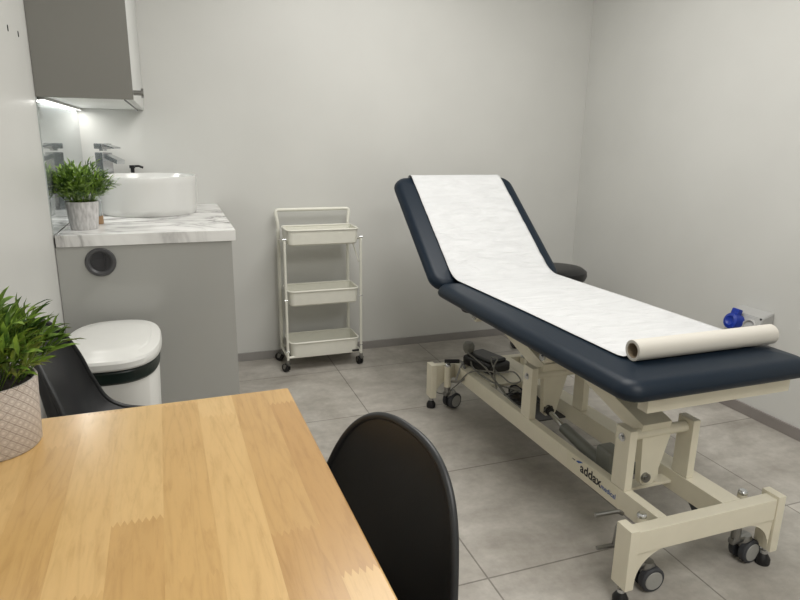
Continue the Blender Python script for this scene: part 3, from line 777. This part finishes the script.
for i in range(4):
    a, b = rings[i], rings[(i+1) % 4]
    for k in range(n): bm.faces.new((a[k], a[(k+1)%n], b[(k+1)%n], b[k]))
finish('core', bm, M['card'], pr_)
# sheet profile in (y, z)
top = MT+.0118
def tz(y): return math.tan(TILT)*(y-1.185)
prof = [(ry+RR*.75, top+.004+tz(ry)), (ry+RR+.015, top+tz(ry))]
for k in range(1, 40): yy = ry+RR+.015+(2.42-ry-RR-.015)*k/40; prof.append((yy, top+tz(yy)))
cy, cz = 2.458, MT-.024
def bpt(s, hgt): return (cy+s*math.cos(ang)-hgt*math.sin(ang), cz+s*math.sin(ang)+hgt*math.cos(ang))
a_ = (2.42, top+tz(2.42)); b_ = bpt(.09, .0135)
for k in range(0, 9):
    q = k/8; cx_, cz_ = 2.468, top+tz(2.45)+.001
    prof.append((a_[0]*(1-q)**2+cx_*2*q*(1-q)+b_[0]*q*q, a_[1]*(1-q)**2+cz_*2*q*(1-q)+b_[1]*q*q))
for k in range(1, 44): prof.append(bpt(.09+.605*k/43, .0135))
for k in range(1, 8):
    q = PI/2*k/7; prof.append(bpt(.695+.044*math.sin(q), 0.0135-.040*(1-math.cos(q))))
prof.append(bpt(.739, -.06))
bm = bmesh.new(); rows = []; px0, px1, NX = 1.158, 1.660, 44
def wr(x, s, back):
    v = noise.fractal(Vector((x*3, s*16, 1.3)), 1.0, 2.1, 3)
    v2 = noise.noise(Vector((x*9+s*3, s*30, 7)))
    return (.0026*v+.0012*v2) if back else .0005*v
for i, (y, z) in enumerate(prof):
    back = i > 48; s = i*.018; row = []
    pa = prof[max(i-1, 0)]; pb = prof[min(i+1, len(prof)-1)]; ty, tz = pb[0]-pa[0], pb[1]-pa[1]; l = math.hypot(ty, tz)
    ny, nz = -tz/l, ty/l
    for k in range(NX+1):
        u_ = k/NX; shift = -.016*min(1, max(0, i-20)/28)
        if i < 42: dx = 0
        x = px0+(px1-px0)*u_+shift+(-.02*(1-u_)*0)
        off = wr(x, s, back)
        if i > len(prof)-4: off = abs(off)
        off = max(off, -.0015)
        row.append(bm.verts.new((x, y+ny*off, z+nz*off)))
    rows.append(row)
for a, b in zip(rows, rows[1:]):
    for k in range(NX): bm.faces.new((a[k], a[k+1], b[k+1], b[k]))
sh = finish('sheet', bm, M['paper'], pr_, angle=2.5); so = sh.modifiers.new('thickness', 'SOLIDIFY'); so.thickness = .0006; so.offset = 1

# ------------------------------------------------------------------ stool behind the couch
s_ = thing('round_stool', 'black round padded stool behind the raised backrest of the couch', 'stool', (2.145, 3.16, .008))
finish('seat', lathe(bmesh.new(), [(0,.435), (.15,.435), (.172,.445), (.182,.47), (.178,.495), (.155,.512), (.1,.518), (0,.519)], 48), M['leather'], s_)
finish('column', lathe(bmesh.new(), [(0,.07), (.026,.07), (.026,.25), (.015,.25), (.015,.434), (0,.434)], 24), M['chrome'], s_)
for k in range(5):
    a = 2*PI*k/5+.3; mt = Matrix.Rotation(a, 4, 'Z')
    lg = finish('base_arm', box(bmesh.new(), 0, .24, -.017, .017, .06, .085, .005, mtx=mt), M['black'], s_)
    bm = bmesh.new(); cx_, cy_ = .225*math.cos(a), .225*math.sin(a)
    cyl(bm, (cx_-.02*math.sin(a), cy_+.02*math.cos(a), .025), (cx_+.02*math.sin(a), cy_-.02*math.cos(a), .025), .025, n=20); cyl(bm, (cx_, cy_, .025), (cx_, cy_, .062), .006, n=10)
    finish('castor', bm, M['black'], lg)

# ------------------------------------------------------------------ wall socket block
k_ = thing('power_socket_block', 'light grey angled socket block with a blue plug on the right wall', 'socket', (0,0,0))
bm = bmesh.new()
pts = [(XR, .520), (XR-.065, .497), (XR-.095, .41), (XR-.085, .38), (XR, .37)]
prism(bm, pts, .175, Matrix(((1,0,0,0),(0,0,1,1.975),(0,1,0,0),(0,0,0,1))))
bmesh.ops.bevel(bm, geom=bm.edges[:], offset=.003, segments=2, affect='EDGES')
finish('housing', bm, M['socketgrey'], k_)
nrm = Vector((-.945, 0, .326)).normalized()
def disc(nm, y, z, prof, m, par, n=32):
    bm = lathe(bmesh.new(), prof, n); o = finish(nm, bm, m, par)
    fx = XR-.065-(.497-z)*.345
    o.matrix_local = Matrix.Translation((fx, y, z)) @ nrm.to_track_quat('Z', 'Y').to_matrix().to_4x4(); return o
disc('outlet', 2.025, .447, [(.038,0), (.038,.008), (.033,.012), (.029,.010), (.027,.003), (0,.003)], M['socketgrey'], k_)
pl = disc('blue_connector', 2.095, .45, [(.041,0), (.041,.03), (.036,.045), (.022,.05), (.018,.046), (0,.04)], M['blueplug'], k_)
finish('connector_flap', box(bmesh.new(), -.02, .02, .02, .062, .012, .04, .005), M['blueplug'], pl)
for y in (1.985, 2.14):
    disc('screw', y, .494, [(.005,0), (.005,.0015), (0,.002)], M['black'], k_, 12)

# ------------------------------------------------------------------ lights
def area(name, loc, sx, sy, power, col=(1,.98,.945), rot=(0,0,0), spread=PI):
    l = bpy.data.lights.new(name, 'AREA'); l.shape = 'RECTANGLE'; l.size = sx; l.size_y = sy; l.energy = power; l.color = col; l.spread = spread
    o = bpy.data.objects.new(name, l); C.objects.link(o); o.location = loc; o.rotation_euler = rot; return o
area('ceiling_lamp', (1.1, 2.1, ZC-.03), 1.2, 1.2, 35)
area('ceiling_lamp', (1.0, -.2, ZC-.03), 1.2, 1.2, 35)
area('strip_lamp', (XL+.015, (CY0+YB)/2, CZ-.0105), .014, .95, 1.9, (1,.98,.94))
w = bpy.data.worlds.new('world'); bpy.context.scene.world = w; w.use_nodes = True
w.node_tree.nodes['Background'].inputs[0].default_value = (1, .98, .95, 1); w.node_tree.nodes['Background'].inputs[1].default_value = .3
sc = bpy.context.scene
sc.view_settings.view_transform = 'Standard'; sc.view_settings.look = 'None'; sc.view_settings.exposure = 0; sc.view_settings.gamma = 1
